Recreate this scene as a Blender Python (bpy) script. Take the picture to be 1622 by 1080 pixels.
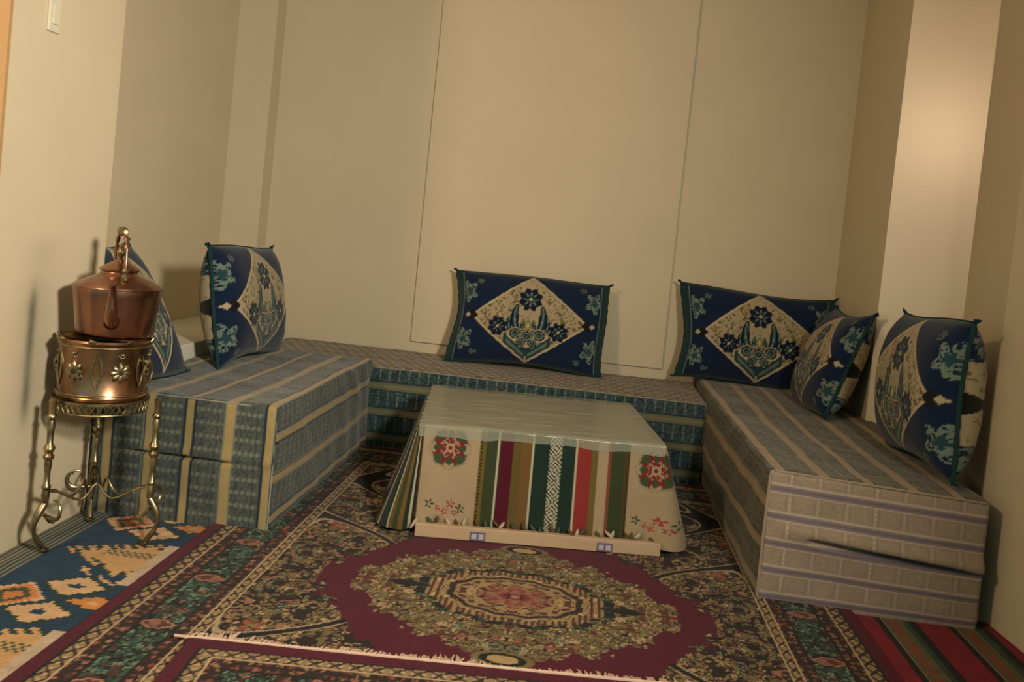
import bpy, math, random
import numpy as np
from mathutils import Matrix, Vector

for o in list(bpy.data.objects):
    bpy.data.objects.remove(o, do_unlink=True)
scene = bpy.context.scene
COL = scene.collection
PI = math.pi

# ------------------------------------------------------------------ camera
cam_d = bpy.data.cameras.new('camera')
cam_d.sensor_width = 36.0
cam_d.lens = 29.963
cam_d.shift_x = -0.00783
cam_d.shift_y = -0.0730
cam_d.clip_start = 0.05
cam = bpy.data.objects.new('camera', cam_d)
COL.objects.link(cam)
cR = Vector((0.99178739, 0.07847191, 0.10099474))
cU = Vector((-0.10338498, 0.02700849, 0.99427465))
cF = Vector((-0.07529492, 0.9965504, -0.0348995))
cam.matrix_world = Matrix(((cR.x, cU.x, -cF.x, 0.0), (cR.y, cU.y, -cF.y, 0.0), (cR.z, cU.z, -cF.z, 1.10), (0, 0, 0, 1)))
scene.camera = cam

# ------------------------------------------------------------------ world, lamps, exposure
world = bpy.data.worlds.new('world')
scene.world = world
world.use_nodes = True
wb = world.node_tree.nodes['Background']
wb.inputs['Color'].default_value = (0.50, 0.76, 0.64, 1)
wb.inputs['Strength'].default_value = 0.60

def area_lamp(name, loc, target, size, power, color, spread=180.0):
    d = bpy.data.lights.new(name, 'AREA')
    d.shape = 'DISK'
    d.size = size
    d.energy = power
    d.spread = math.radians(spread)
    d.color = color
    o = bpy.data.objects.new(name, d)
    COL.objects.link(o)
    o.location = loc
    o.rotation_euler = (Vector(target) - Vector(loc)).to_track_quat('-Z', 'Y').to_euler()
    return o

area_lamp('room_lamp_light', (0.95, 0.35, 1.75), (-2.15, 3.4, 1.15), 0.32, 47, (1.0, 0.905, 0.74), 112)
area_lamp('side_room_lamp_light', (-2.20, 0.30, 2.48), (0.6, 3.7, 1.2), 0.30, 43, (1.0, 0.67, 0.40))

vs = scene.view_settings
vs.view_transform = 'Standard'
vs.look = 'None'
vs.exposure = 0.0
vs.gamma = 1.0
vs.use_curve_mapping = False

# ------------------------------------------------------------------ helpers
def lin(r, g, b):
    c = np.array([r, g, b], float) / 255.0
    return np.where(c <= 0.04045, c / 12.92, ((c + 0.055) / 1.055) ** 2.4)

def tag(o, label=None, cat=None, group=None, kind=None):
    if label: o['label'] = label
    if cat: o['category'] = cat
    if group: o['group'] = group
    if kind: o['kind'] = kind
    return o

def empty(name, loc=(0, 0, 0), rz=0.0):
    o = bpy.data.objects.new(name, None)
    o.empty_display_size = 0.1
    COL.objects.link(o)
    o.location = loc
    o.rotation_euler = (0, 0, rz)
    return o

def link(name, me, mat=None, parent=None, smooth=True):
    o = bpy.data.objects.new(name, me)
    if mat: me.materials.append(mat)
    COL.objects.link(o)
    if parent: o.parent = parent
    if smooth and len(me.polygons):
        me.polygons.foreach_set('use_smooth', np.ones(len(me.polygons), bool))
    return o

def mesh_np(name, V, Fq, colors=None):
    """V (n,3), Fq list of faces or (m,4) int array, colours per vertex."""
    me = bpy.data.meshes.new(name)
    V = np.ascontiguousarray(V, dtype=np.float32)
    if isinstance(Fq, np.ndarray):
        m = len(Fq)
        me.vertices.add(len(V)); me.vertices.foreach_set('co', V.ravel())
        me.loops.add(m * 4); me.loops.foreach_set('vertex_index', np.ascontiguousarray(Fq, dtype=np.int32).ravel())
        me.polygons.add(m); me.polygons.foreach_set('loop_start', np.arange(0, m * 4, 4, dtype=np.int32))
        me.update(calc_edges=True)
        me.validate()
    else:
        me.from_pydata([tuple(map(float, v)) for v in V], [], [tuple(int(i) for i in f) for f in Fq])
        me.update()
    if colors is not None:
        a = me.attributes.new('Col', 'FLOAT_COLOR', 'POINT')
        c = np.ones((len(V), 4), np.float32); c[:, :3] = colors
        a.data.foreach_set('color', c.ravel())
    return me

def grid_faces(nu, nv, flip=False):
    i = np.arange(nu - 1)[:, None] * nv + np.arange(nv - 1)[None, :]
    q = np.stack([i, i + nv, i + nv + 1, i + 1], -1).reshape(-1, 4)
    return q[:, ::-1].copy() if flip else q

class MB:
    """collects simple shapes into one mesh"""
    def __init__(s): s.v = []; s.f = []
    def add(s, V, F):
        n = len(s.v)
        s.v += [tuple(map(float, p)) for p in V]
        s.f += [tuple(int(i) + n for i in f) for f in F]
        return s
    def box(s, x0, x1, y0, y1, z0, z1):
        V = [(x0,y0,z0),(x1,y0,z0),(x1,y1,z0),(x0,y1,z0),(x0,y0,z1),(x1,y0,z1),(x1,y1,z1),(x0,y1,z1)]
        return s.add(V, [(0,3,2,1),(4,5,6,7),(0,1,5,4),(1,2,6,5),(2,3,7,6),(3,0,4,7)])
    def prism(s, pts, z0, z1):
        """vertical prism over a plan polygon (counter-clockwise)"""
        n = len(pts)
        V = [(x, y, z0) for x, y in pts] + [(x, y, z1) for x, y in pts]
        F = [tuple(range(n))[::-1], tuple(range(n, 2 * n))] + [(i, (i + 1) % n, n + (i + 1) % n, n + i) for i in range(n)]
        return s.add(V, F)
    def lathe(s, prof, n=32, c=(0, 0, 0), cap=True):
        V = []; F = []
        for r, z in prof:
            for k in range(n):
                a = 2 * PI * k / n
                V.append((c[0] + r * math.cos(a), c[1] + r * math.sin(a), c[2] + z))
        for j in range(len(prof) - 1):
            for k in range(n):
                F.append((j * n + k, j * n + (k + 1) % n, (j + 1) * n + (k + 1) % n, (j + 1) * n + k))
        if cap:
            F.append(tuple(range(n))[::-1]); F.append(tuple((len(prof) - 1) * n + k for k in range(n)))
        return s.add(V, F)
    def tube(s, path, rad, n=10, cap=True):
        P = [Vector(p) for p in path]
        if not hasattr(rad, '__len__'): rad = [rad] * len(P)
        V = []; F = []
        ref = None
        for i, p in enumerate(P):
            t = (P[min(i + 1, len(P) - 1)] - P[max(i - 1, 0)]).normalized()
            if ref is None:
                ref = Vector((0, 0, 1)) if abs(t.z) < 0.9 else Vector((1, 0, 0))
            u = (ref - t * ref.dot(t)).normalized(); w = t.cross(u); ref = u
            for k in range(n):
                a = 2 * PI * k / n
                V.append(p + (u * math.cos(a) + w * math.sin(a)) * rad[i])
        for j in range(len(P) - 1):
            for k in range(n):
                F.append((j * n + k, j * n + (k + 1) % n, (j + 1) * n + (k + 1) % n, (j + 1) * n + k))
        if cap:
            F.append(tuple(range(n))[::-1]); F.append(tuple((len(P) - 1) * n + k for k in range(n)))
        return s.add(V, F)
    def build(s, name, mat, parent=None, smooth=False, bevel=0.0):
        me = mesh_np(name, s.v, s.f)
        o = link(name, me, mat, parent, smooth)
        if smooth:
            me.set_sharp_from_angle(angle=math.radians(40))
        if bevel:
            b = o.modifiers.new('bevel', 'BEVEL'); b.width = bevel; b.segments = 2
            b.limit_method = 'ANGLE'
        return o

def h2(ix, iy, s):
    v = np.sin(ix * 127.1 + iy * 311.7 + s * 74.7) * 43758.5453
    return v - np.floor(v)

def vnoise(x, y, s=0):
    ix = np.floor(x); iy = np.floor(y); fx = x - ix; fy = y - iy
    fx = fx * fx * (3 - 2 * fx); fy = fy * fy * (3 - 2 * fy)
    return (h2(ix, iy, s) * (1 - fx) + h2(ix + 1, iy, s) * fx) * (1 - fy) + (h2(ix, iy + 1, s) * (1 - fx) + h2(ix + 1, iy + 1, s) * fx) * fy

def fbm(x, y, s=0, oct=3):
    t = 0; a = 0.5; n = 0
    for k in range(oct):
        t = t + a * vnoise(x * 2 ** k, y * 2 ** k, s + k); n += a; a *= 0.5
    return t / n

def put(c, m, col):
    """paint colour where m (bool or 0..1)"""
    m = np.asarray(m, float)
    c[:] = c * (1 - m[..., None]) + np.asarray(col) * m[..., None]

def step(x, e, w):
    return np.clip((e - x) / w + 0.5, 0, 1)        # 1 below e

def flower_mask(x, y, cx, cy, r, n, ph=0.0, depth=0.28):
    d = np.hypot(x - cx, y - cy); a = np.arctan2(y - cy, x - cx)
    return d / (r * (1 - depth + depth * np.cos(n * a + ph)))      # <1 inside

# ------------------------------------------------------------------ materials
def new_mat(name):
    m = bpy.data.materials.new(name); m.use_nodes = True
    nt = m.node_tree
    return m, nt, nt.nodes, nt.links, nt.nodes['Principled BSDF']

def fabric(name, rough=0.95, weave=420.0, bump=0.25, vary=0.35, sheen=0.15):
    """woven cloth: printed colour attribute, thread-scale relief, faint wear"""
    m, nt, N, L, b = new_mat(name)
    at = N.new('ShaderNodeAttribute'); at.attribute_name = 'Col'
    tc = N.new('ShaderNodeTexCoord')
    n1 = N.new('ShaderNodeTexNoise'); n1.inputs['Scale'].default_value = weave; n1.inputs['Detail'].default_value = 2
    n2 = N.new('ShaderNodeTexNoise'); n2.inputs['Scale'].default_value = 9; n2.inputs['Detail'].default_value = 4
    L.new(tc.outputs['Object'], n1.inputs['Vector']); L.new(tc.outputs['Object'], n2.inputs['Vector'])
    mr = N.new('ShaderNodeMapRange'); mr.inputs[3].default_value = 1 - vary; mr.inputs[4].default_value = 1 + vary
    L.new(n1.outputs['Fac'], mr.inputs[0])
    mr2 = N.new('ShaderNodeMapRange'); mr2.inputs[3].default_value = 0.86; mr2.inputs[4].default_value = 1.14
    L.new(n2.outputs['Fac'], mr2.inputs[0])
    mu = N.new('ShaderNodeMath'); mu.operation = 'MULTIPLY'
    L.new(mr.outputs[0], mu.inputs[0]); L.new(mr2.outputs[0], mu.inputs[1])
    vm = N.new('ShaderNodeVectorMath'); vm.operation = 'SCALE'
    L.new(at.outputs['Color'], vm.inputs[0]); L.new(mu.outputs[0], vm.inputs['Scale'])
    L.new(vm.outputs[0], b.inputs['Base Color'])
    b.inputs['Roughness'].default_value = rough
    b.inputs['Specular IOR Level'].default_value = 0.2
    b.inputs['Sheen Weight'].default_value = sheen
    bp = N.new('ShaderNodeBump'); bp.inputs['Strength'].default_value = bump; bp.inputs['Distance'].default_value = 0.004
    L.new(n1.outputs['Fac'], bp.inputs['Height']); L.new(bp.outputs[0], b.inputs['Normal'])
    return m

def paint(name, rgb, rough=0.55, spec=0.4, mott=0.06, scale=3.0, bump=0.05):
    m, nt, N, L, b = new_mat(name)
    tc = N.new('ShaderNodeTexCoord')
    n = N.new('ShaderNodeTexNoise'); n.inputs['Scale'].default_value = scale; n.inputs['Detail'].default_value = 6
    L.new(tc.outputs['Object'], n.inputs['Vector'])
    mr = N.new('ShaderNodeMapRange'); mr.inputs[3].default_value = 1 - mott; mr.inputs[4].default_value = 1 + mott
    L.new(n.outputs['Fac'], mr.inputs[0])
    vm = N.new('ShaderNodeVectorMath'); vm.operation = 'SCALE'; vm.inputs[0].default_value = rgb
    L.new(mr.outputs[0], vm.inputs['Scale']); L.new(vm.outputs[0], b.inputs['Base Color'])
    b.inputs['Roughness'].default_value = rough; b.inputs['Specular IOR Level'].default_value = spec
    n2 = N.new('ShaderNodeTexNoise'); n2.inputs['Scale'].default_value = 60; n2.inputs['Detail'].default_value = 3
    L.new(tc.outputs['Object'], n2.inputs['Vector'])
    bp = N.new('ShaderNodeBump'); bp.inputs['Strength'].default_value = bump; bp.inputs['Distance'].default_value = 0.01
    L.new(n2.outputs['Fac'], bp.inputs['Height']); L.new(bp.outputs[0], b.inputs['Normal'])
    return m

def metal(name, rgb, tarnish, rough=0.25, amount=0.5, scale=14.0):
    m, nt, N, L, b = new_mat(name)
    tc = N.new('ShaderNodeTexCoord')
    n = N.new('ShaderNodeTexNoise'); n.inputs['Scale'].default_value = scale; n.inputs['Detail'].default_value = 5
    L.new(tc.outputs['Object'], n.inputs['Vector'])
    cr = N.new('ShaderNodeValToRGB')
    cr.color_ramp.elements[0].position = 0.35; cr.color_ramp.elements[0].color = (*tarnish, 1)
    cr.color_ramp.elements[1].position = 0.35 + 0.5 * amount; cr.color_ramp.elements[1].color = (*rgb, 1)
    L.new(n.outputs['Fac'], cr.inputs[0]); L.new(cr.outputs[0], b.inputs['Base Color'])
    b.inputs['Metallic'].default_value = 1.0
    mr = N.new('ShaderNodeMapRange'); mr.inputs[3].default_value = rough + 0.15; mr.inputs[4].default_value = rough
    L.new(n.outputs['Fac'], mr.inputs[0]); L.new(mr.outputs[0], b.inputs['Roughness'])
    n2 = N.new('ShaderNodeTexNoise'); n2.inputs['Scale'].default_value = 30; n2.inputs['Detail'].default_value = 2
    L.new(tc.outputs['Object'], n2.inputs['Vector'])
    bp = N.new('ShaderNodeBump'); bp.inputs['Strength'].default_value = 0.12; bp.inputs['Distance'].default_value = 0.004
    L.new(n2.outputs['Fac'], bp.inputs['Height']); L.new(bp.outputs[0], b.inputs['Normal'])
    return m

WALL = (0.60, 0.51, 0.36)
M_wall = paint('cream_wall_paint', WALL, 0.6, 0.3)
M_gloss_lit = paint('lit_face_gloss_paint', (0.80, 0.67, 0.49), 0.36, 0.7, 0.04, 3.0, 0.03)
M_gloss_lit.node_tree.nodes['Principled BSDF'].inputs['Coat Weight'].default_value = 0.9
M_gloss_lit.node_tree.nodes['Principled BSDF'].inputs['Coat Roughness'].default_value = 0.275
M_warm_lit = paint('warm_lit_wall', (0.42, 0.255, 0.12), 0.6, 0.3)
M_white = paint('white_plaster', (0.74, 0.70, 0.58), 0.7, 0.3)
M_ceil = paint('ceiling_paint', (0.62, 0.55, 0.42), 0.8, 0.2)
M_floor = paint('beige_screed', (0.36, 0.31, 0.24), 0.7, 0.3, 0.2, 8.0)
M_plastic_white = paint('switch_plastic', (0.66, 0.60, 0.47), 0.4, 0.5, 0.02)
M_fab = fabric('bench_cloth', weave=300, vary=0.22)
M_pil = fabric('cushion_jacquard', weave=380, vary=0.25, bump=0.3)
M_rug = fabric('rug_pile', weave=240, vary=0.4, bump=0.8, sheen=0.05)
M_cloth = fabric('tablecloth_weave', weave=350, vary=0.2)
M_fringe = paint('rug_fringe_cotton', (0.62, 0.46, 0.36), 0.95, 0.1, 0.15, 40)
M_teal = paint('teal_trim_cloth', (0.015, 0.042, 0.045), 0.95, 0.1, 0.35, 60, 0.4)
M_navy = paint('navy_tuft_thread', (0.012, 0.035, 0.07), 0.95, 0.1, 0.3, 60, 0.4)
M_seam = paint('grey_piping_cloth', (0.24, 0.24, 0.19), 0.95, 0.1, 0.2, 50)
M_seam2 = paint('brown_piping_cloth', (0.30, 0.24, 0.18), 0.95, 0.1, 0.2, 50)
M_copper = metal('copper', (0.46, 0.24, 0.165), (0.22, 0.12, 0.085), 0.17, 0.5, 9)
M_drum = metal('brassy_copper', (0.46, 0.25, 0.145), (0.15, 0.105, 0.06), 0.2, 0.6, 11)
M_brass = metal('brass', (0.42, 0.345, 0.20), (0.17, 0.145, 0.09), 0.28, 0.55, 30)
M_brassdk = metal('aged_brass', (0.42, 0.33, 0.17), (0.12, 0.11, 0.07), 0.3, 0.6, 26)
M_wood = paint('pale_pine', (0.42, 0.30, 0.19), 0.6, 0.3, 0.12, 14)
M_wooddk = paint('brown_wood', (0.16, 0.09, 0.045), 0.6, 0.3, 0.2, 10)
M_plate = paint('pale_plate', (0.40, 0.36, 0.40), 0.5, 0.4, 0.05)
M_plated = paint('violet_plate', (0.12, 0.10, 0.16), 0.5, 0.4, 0.05)
M_dark = paint('dark_jet', (0.02, 0.018, 0.015), 0.6, 0.3)

def marked_wall():
    """cream paint with a dark upright bar and softer dark patches low on the wall end beside the brazier"""
    m = paint('marked_cream_paint', WALL, 0.6, 0.3)
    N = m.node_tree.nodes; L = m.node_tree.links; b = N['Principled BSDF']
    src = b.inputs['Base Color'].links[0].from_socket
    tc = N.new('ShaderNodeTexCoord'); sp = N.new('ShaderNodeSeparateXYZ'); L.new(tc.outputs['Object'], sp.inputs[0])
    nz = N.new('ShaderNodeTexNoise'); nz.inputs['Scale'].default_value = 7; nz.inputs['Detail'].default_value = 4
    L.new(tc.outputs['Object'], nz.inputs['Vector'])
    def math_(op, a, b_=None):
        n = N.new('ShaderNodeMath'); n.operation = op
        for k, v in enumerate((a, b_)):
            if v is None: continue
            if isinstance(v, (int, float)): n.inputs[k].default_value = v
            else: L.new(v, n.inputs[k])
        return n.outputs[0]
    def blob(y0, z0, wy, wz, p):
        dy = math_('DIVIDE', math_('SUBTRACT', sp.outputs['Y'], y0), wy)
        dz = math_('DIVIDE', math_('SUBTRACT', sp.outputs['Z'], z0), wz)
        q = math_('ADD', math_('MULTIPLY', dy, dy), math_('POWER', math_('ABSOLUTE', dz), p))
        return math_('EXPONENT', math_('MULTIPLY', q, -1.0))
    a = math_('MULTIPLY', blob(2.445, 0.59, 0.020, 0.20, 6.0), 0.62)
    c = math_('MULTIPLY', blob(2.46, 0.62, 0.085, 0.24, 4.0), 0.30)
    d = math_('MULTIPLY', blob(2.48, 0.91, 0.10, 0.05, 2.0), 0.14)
    t_ = math_('MULTIPLY', math_('ADD', math_('ADD', a, c), d), math_('ADD', nz.outputs['Fac'], 0.5))  # narrow dark bar, wider soft patch around it, faint patch above
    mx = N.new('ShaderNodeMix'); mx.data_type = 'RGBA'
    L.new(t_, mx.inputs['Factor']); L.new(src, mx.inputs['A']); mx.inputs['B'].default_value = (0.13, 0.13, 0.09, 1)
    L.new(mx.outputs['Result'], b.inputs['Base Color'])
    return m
M_marked = marked_wall()

# ------------------------------------------------------------------ the room
def struct(name, mb, mat, label, cat, bevel=0.0):
    o = mb.build(name, mat, None, False, bevel)
    return tag(o, label, cat, None, 'structure')

CH = 2.75
struct('floor', MB().box(-4.5, 4.5, -2.5, 5.2, -0.12, 0.0), M_floor, 'beige floor under the rugs and benches', 'floor')
struct('ceiling', MB().box(-4.5, 4.5, -2.5, 5.2, CH, CH + 0.1), M_ceil, 'pale ceiling above the seating alcove', 'ceiling')
struct('wall_back', MB().box(-2.4, 2.2, 4.75, 5.0, 0, CH), M_wall, 'long cream back wall behind the low bench', 'wall')
struct('wall_left', MB().box(-2.4, -2.04, 2.81, 4.75, 0, CH), M_wall, 'shaded cream side wall of the alcove at left', 'wall')
struct('wall_left_front', MB().box(-4.4, -1.64, 2.26, 2.81, 0, CH), M_marked, 'thick pale wall end beside the copper kettle', 'wall')
struct('wall_left_corner', MB().box(-2.04, -1.825, 4.62, 4.75, 0, CH), M_wall, 'narrow pale pilaster in the back left corner', 'pilaster')
struct('trim_1', MB().box(-2.04, -1.645, 2.81, 4.60, 0, 0.50), M_white, 'low white ledge between left bench and wall', 'ledge', 0.006)
struct('trim_2', MB().box(-0.932, 0.480, 4.730, 4.75, 0.450, CH - 0.05), M_wall, 'large flat raised panel on the back wall', 'panel', 0.003)
pil = struct('wall_right_corner', MB().prism([(1.315, 3.90), (1.60, 3.708), (1.90, 3.708), (1.90, 4.75), (1.365, 4.75)], 0, CH), M_gloss_lit, 'glossy cream pillar standing out beside the right bench', 'pillar')
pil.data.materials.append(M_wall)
for p in pil.data.polygons:            # gloss coat on the broad face only, with light put into its paler colour
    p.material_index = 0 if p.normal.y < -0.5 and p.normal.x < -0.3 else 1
struct('wall_right', MB().prism([(1.60, 3.708), (1.405, 2.95), (1.44, 2.55), (1.75, -0.35), (2.4, -0.35), (2.4, 4.75), (1.90, 4.75), (1.90, 3.708)], 0, CH), M_wall, 'cream wall beside the right bench end', 'wall')

struct('wall_left_room', MB().box(-4.4, -1.642, 2.248, 2.26, 0, CH), M_warm_lit, 'wall face coloured orange for lamplight at the far left edge', 'wall')  # thin slab over the wall end, warm lamplight put into its colour

# light switch on the wall end
t = empty('light_switch', (-1.64, 2.43, 1.55))
tag(t, 'small pale switch plate high on the left wall end', 'switch')
MB().box(0, 0.008, -0.028, 0.028, 0.012, 0.115).build('plate', M_plastic_white, t, False, 0.003)
MB().box(0.008, 0.013, -0.016, 0.016, 0.035, 0.09).build('rocker', M_plastic_white, t, False, 0.002)
t = empty('wall_knob', (-1.675, 2.248, 1.345))
tag(t, 'tiny pale round knob at the edge of the orange lit wall', 'knob')
MB().tube([(0, 0, 0), (0, -0.006, 0)], 0.018, 16).build('rosette', M_plastic_white, t, True)
MB().tube([(0, -0.006, 0), (0, -0.014, 0), (0, -0.024, 0), (0, -0.03, 0)], [0.007, 0.008, 0.014, 0.008], 16).build('grip', M_white, t, True)

# ------------------------------------------------------------------ rugs
CREAM = lin(196, 172, 138); TAN = lin(176, 148, 104); RUST = lin(150, 78, 56); OLIVE = lin(124, 110, 73)
SAGE = lin(96, 122, 100); GREEN = lin(62, 92, 78); DKBR = lin(46, 34, 32); BLACK = lin(26, 24, 26); MAROON = lin(78, 17, 38)
PINK = lin(186, 128, 110); BRN = lin(98, 58, 48)

def floral(x, y, cell, seed, pal, outline, c, dens=0.9, rmin=0.3, rmax=0.55):
    ix = np.floor(x / cell); iy = np.floor(y / cell)
    pal = np.array(pal)
    for di in (-1, 0, 1):
        for dj in (-1, 0, 1):
            gx = ix + di; gy = iy + dj
            ok = h2(gx, gy, seed + 9) < dens
            cx = (gx + 0.2 + 0.6 * h2(gx, gy, seed)) * cell
            cy = (gy + 0.2 + 0.6 * h2(gx, gy, seed + 1)) * cell
            r = cell * (rmin + (rmax - rmin) * h2(gx, gy, seed + 2))
            n = np.floor(3 + 4 * h2(gx, gy, seed + 3)); ph = 6.28 * h2(gx, gy, seed + 4)
            d = np.hypot(x - cx, y - cy); a = np.arctan2(y - cy, x - cx)
            q = d / (r * (0.7 + 0.3 * np.cos(n * a + ph)))
            k1 = (h2(gx, gy, seed + 5) * len(pal)).astype(int) % len(pal)
            k2 = (h2(gx, gy, seed + 6) * len(pal)).astype(int) % len(pal)
            m = ok & (q < 1); c[m] = outline
            m = ok & (q < 0.8); c[m] = pal[k1][m]
            m = ok & (q < 0.35); c[m] = pal[k2][m]

def lattice(c, m, u, v, w, per):
    """tan strip with brown X bars and cream rails; u along, v 0..1 across"""
    put(c, m, TAN * 0.62)
    p = u / per; a = np.abs((p - np.floor(p)) - 0.5) * 2
    x1 = np.abs(a - np.abs(v - 0.5) * 2) < 0.24
    put(c, m & x1, DKBR)
    put(c, m & (np.abs(a - 0.5) < 0.16) & ~x1, CREAM * 0.8)
    put(c, m & ((v < 0.13) | (v > 0.87)), CREAM * 0.85)

def rug_colour(x, y, HX, HY, seed=0):
    c = np.zeros(x.shape + (3,)); c[:] = DKBR * 1.1
    sx = np.abs(x); sy = np.abs(y)
    # field of scrolling flowers, mirrored about both axes
    lf = fbm(sx * 60, sy * 60, 3) ; put(c, lf > 0.50, OLIVE * 0.7)
    floral(sx, sy, 0.085, 11 + seed, [OLIVE, TAN, OLIVE * 0.8, SAGE, TAN * 0.8, RUST, OLIVE], BLACK, c, 0.85, 0.36, 0.62)
    floral(sx, sy, 0.034, 31 + seed, [TAN, OLIVE, SAGE, CREAM * 0.8, BRN, DKBR], DKBR, c, 0.75)
    sc1 = fbm(sx * 16, sy * 16, 41, 2); sc2 = fbm(sx * 30, sy * 30, 43, 2)
    put(c, np.abs(sc2 - 0.5) < 0.030, BLACK); put(c, np.abs(sc2 - 0.62) < 0.018, TAN * 0.8)
    put(c, np.abs(sc1 - 0.50) < 0.022, BLACK); put(c, np.abs(sc1 - 0.56) < 0.012, PINK * 0.6)
    put(c, sc1 < 0.30, DKBR * 0.7)
    # long dark arabesque arms in the corners
    arm = np.abs(np.sin(sx * 9 + 2.2 * np.sin(sy * 5.5)) * 0.5 + np.sin(sy * 7 + 1.0) * 0.5)
    put(c, (arm < 0.07), BLACK); put(c, (arm > 0.07) & (arm < 0.1), CREAM * 0.7)
    # wine red ground
    ser = (fbm(sx * 34, sy * 34, 5, 2) - 0.5) * 0.11
    edge = 0.61 * (1 - (sy / 0.75) ** 1.4) - sx
    redm = edge + ser > 0.0
    put(c, redm, MAROON)
    # medallion
    th = np.arctan2(sy / 0.36, sx / 0.49)
    q = ((sx / 0.50) ** 1.55 + (sy / 0.375) ** 1.55) ** (1 / 1.55)
    q = q * (1 + 0.035 * np.cos(16 * th)) - (fbm(sx * 42, sy * 42, 8, 2) - 0.5) * 0.17
    med = q < 1.0
    cm = np.zeros_like(c); cm[:] = OLIVE * 0.75
    floral(sx, sy, 0.05, 51, [OLIVE, TAN, TAN * 0.8, OLIVE * 0.7, RUST * 0.9, SAGE, OLIVE], BRN * 0.5, cm, 0.95, 0.36, 0.6)
    floral(sx, sy, 0.022, 61, [TAN, OLIVE, BRN, CREAM * 0.8], DKBR, cm, 0.6)
    sm = fbm(sx * 34, sy * 34, 47, 2)
    put(cm, np.abs(sm - 0.5) < 0.028, DKBR * 0.6); put(cm, np.abs(sm - 0.62) < 0.015, CREAM * 0.7); put(cm, sm < 0.27, BRN * 0.7)
    qi = np.sqrt((sx / 0.265) ** 2 + (sy / 0.172) ** 2) * (1 + 0.03 * np.cos(12 * th))
    put(cm, (qi > 1.02) & (qi < 1.14) & (fbm(sx * 70, sy * 70, 77, 2) > 0.32), np.where((np.sin(th * 26) > 0.6)[..., None], GREEN * 0.5, BLACK))
    inn = qi < 1.02
    ci = np.zeros_like(c); ci[:] = TAN * 0.7
    floral(sx, sy, 0.036, 71, [TAN, CREAM * 0.85, BRN, OLIVE, PINK * 0.7], DKBR, ci, 0.95, 0.34, 0.56)
    put(ci, (qi > 0.86) & (np.sin(sx * 330) > 0.1), BRN * 0.6)
    put(ci, (qi > 0.70) & (qi < 0.78), DKBR)
    fm = flower_mask(sx * 0.75, sy, 0, 0, 0.088, 8, 0, 0.2)
    for rq in (0.42, 0.62): put(ci, (np.abs(qi - rq) < 0.035) & (np.sin(th * 22 + rq * 30) > -0.2), np.where((np.sin(th * 11) > 0)[..., None], BRN * 0.7, MAROON))
    put(ci, fm < 1.0, RUST * 0.5 + MAROON * 0.4); put(ci, (fm < 0.95) & (fbm(sx * 110, sy * 110, 79, 2) > 0.5), PINK * 0.55)
    put(ci, (fm < 0.32), MAROON); put(ci, fm < 0.16, PINK * 0.7)
    put(cm, inn, ci)
    # pointed side tips and oval pendants
    tip = (np.abs(sx - 0.325) / 0.075 + sy / 0.026) < 1; put(cm, tip, BLACK)
    put(c, med, cm)
    po = np.hypot(sx / 0.055, (sy - 0.385) / 0.028)
    put(c, po < 1.5, OLIVE * 0.8); put(c, po < 1.15, BLACK); put(c, po < 0.75, TAN * 0.9)
    # borders
    dx = HX - sx; dy = HY - sy; d = np.minimum(dx, dy); along = np.where(dx < dy, y, x)
    def band(a, b): return (d >= a) & (d < b), (d - a) / (b - a)
    m, v = band(0.0, 0.043); put(c, m, MAROON * 0.95)
    for a, b in ((0.043, 0.086), (0.272, 0.308)):
        m, v = band(a, b); lattice(c, m, along, v, b - a, 0.05)
    for a, b, s in ((0.086, 0.130, 81), (0.232, 0.272, 91)):
        m, v = band(a, b)
        cb = np.zeros_like(c); cb[:] = DKBR * 0.9
        floral(d, along, 0.026, s, [BRN, RUST * 0.8, PINK * 0.6, TAN * 0.6, BRN], BLACK, cb, 0.95, 0.4, 0.62)
        put(c, m, cb)
    m, v = band(0.130, 0.232)
    cb = np.zeros_like(c); cb[:] = GREEN * 0.55
    put(cb, fbm(d * 90, along * 90, 17, 2) > 0.6, BLACK)
    floral(d, along, 0.042, 101, [SAGE, GREEN, SAGE * 0.8, SAGE, GREEN * 0.8, PINK * 0.5], BLACK, cb, 0.95, 0.36, 0.6)
    floral(d, along, 0.02, 107, [SAGE, GREEN, BLACK], BLACK, cb, 0.45)
    sg = fbm(d * 36, along * 36, 49, 2)
    put(cb, np.abs(sg - 0.5) < 0.05, BLACK); put(cb, np.abs(sg - 0.63) < 0.02, SAGE * 1.2); put(cb, sg < 0.25, BRN * 0.6)
    p = along / 0.30; u = (p - np.floor(p) - 0.5) * 0.30
    ov = np.hypot(u / 0.024, (d - 0.178) / 0.044) + 0.25 * np.abs(np.sin(np.arctan2(u, d - 0.178) * 3))
    put(cb, ov < 1.3, BLACK); put(cb, ov < 1.15, PINK * 0.75); put(cb, ov < 0.92, BRN * 0.7); put(cb, (ov < 0.8) & (sg > 0.55), PINK * 0.5)
    put(c, m, cb)
    for e in (0.130, 0.232, 0.043): put(c, np.abs(d - e) < 0.0035, BLACK)
    return c * (0.9 + 0.2 * fbm(x * 6, y * 6, 2)[..., None])

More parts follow.
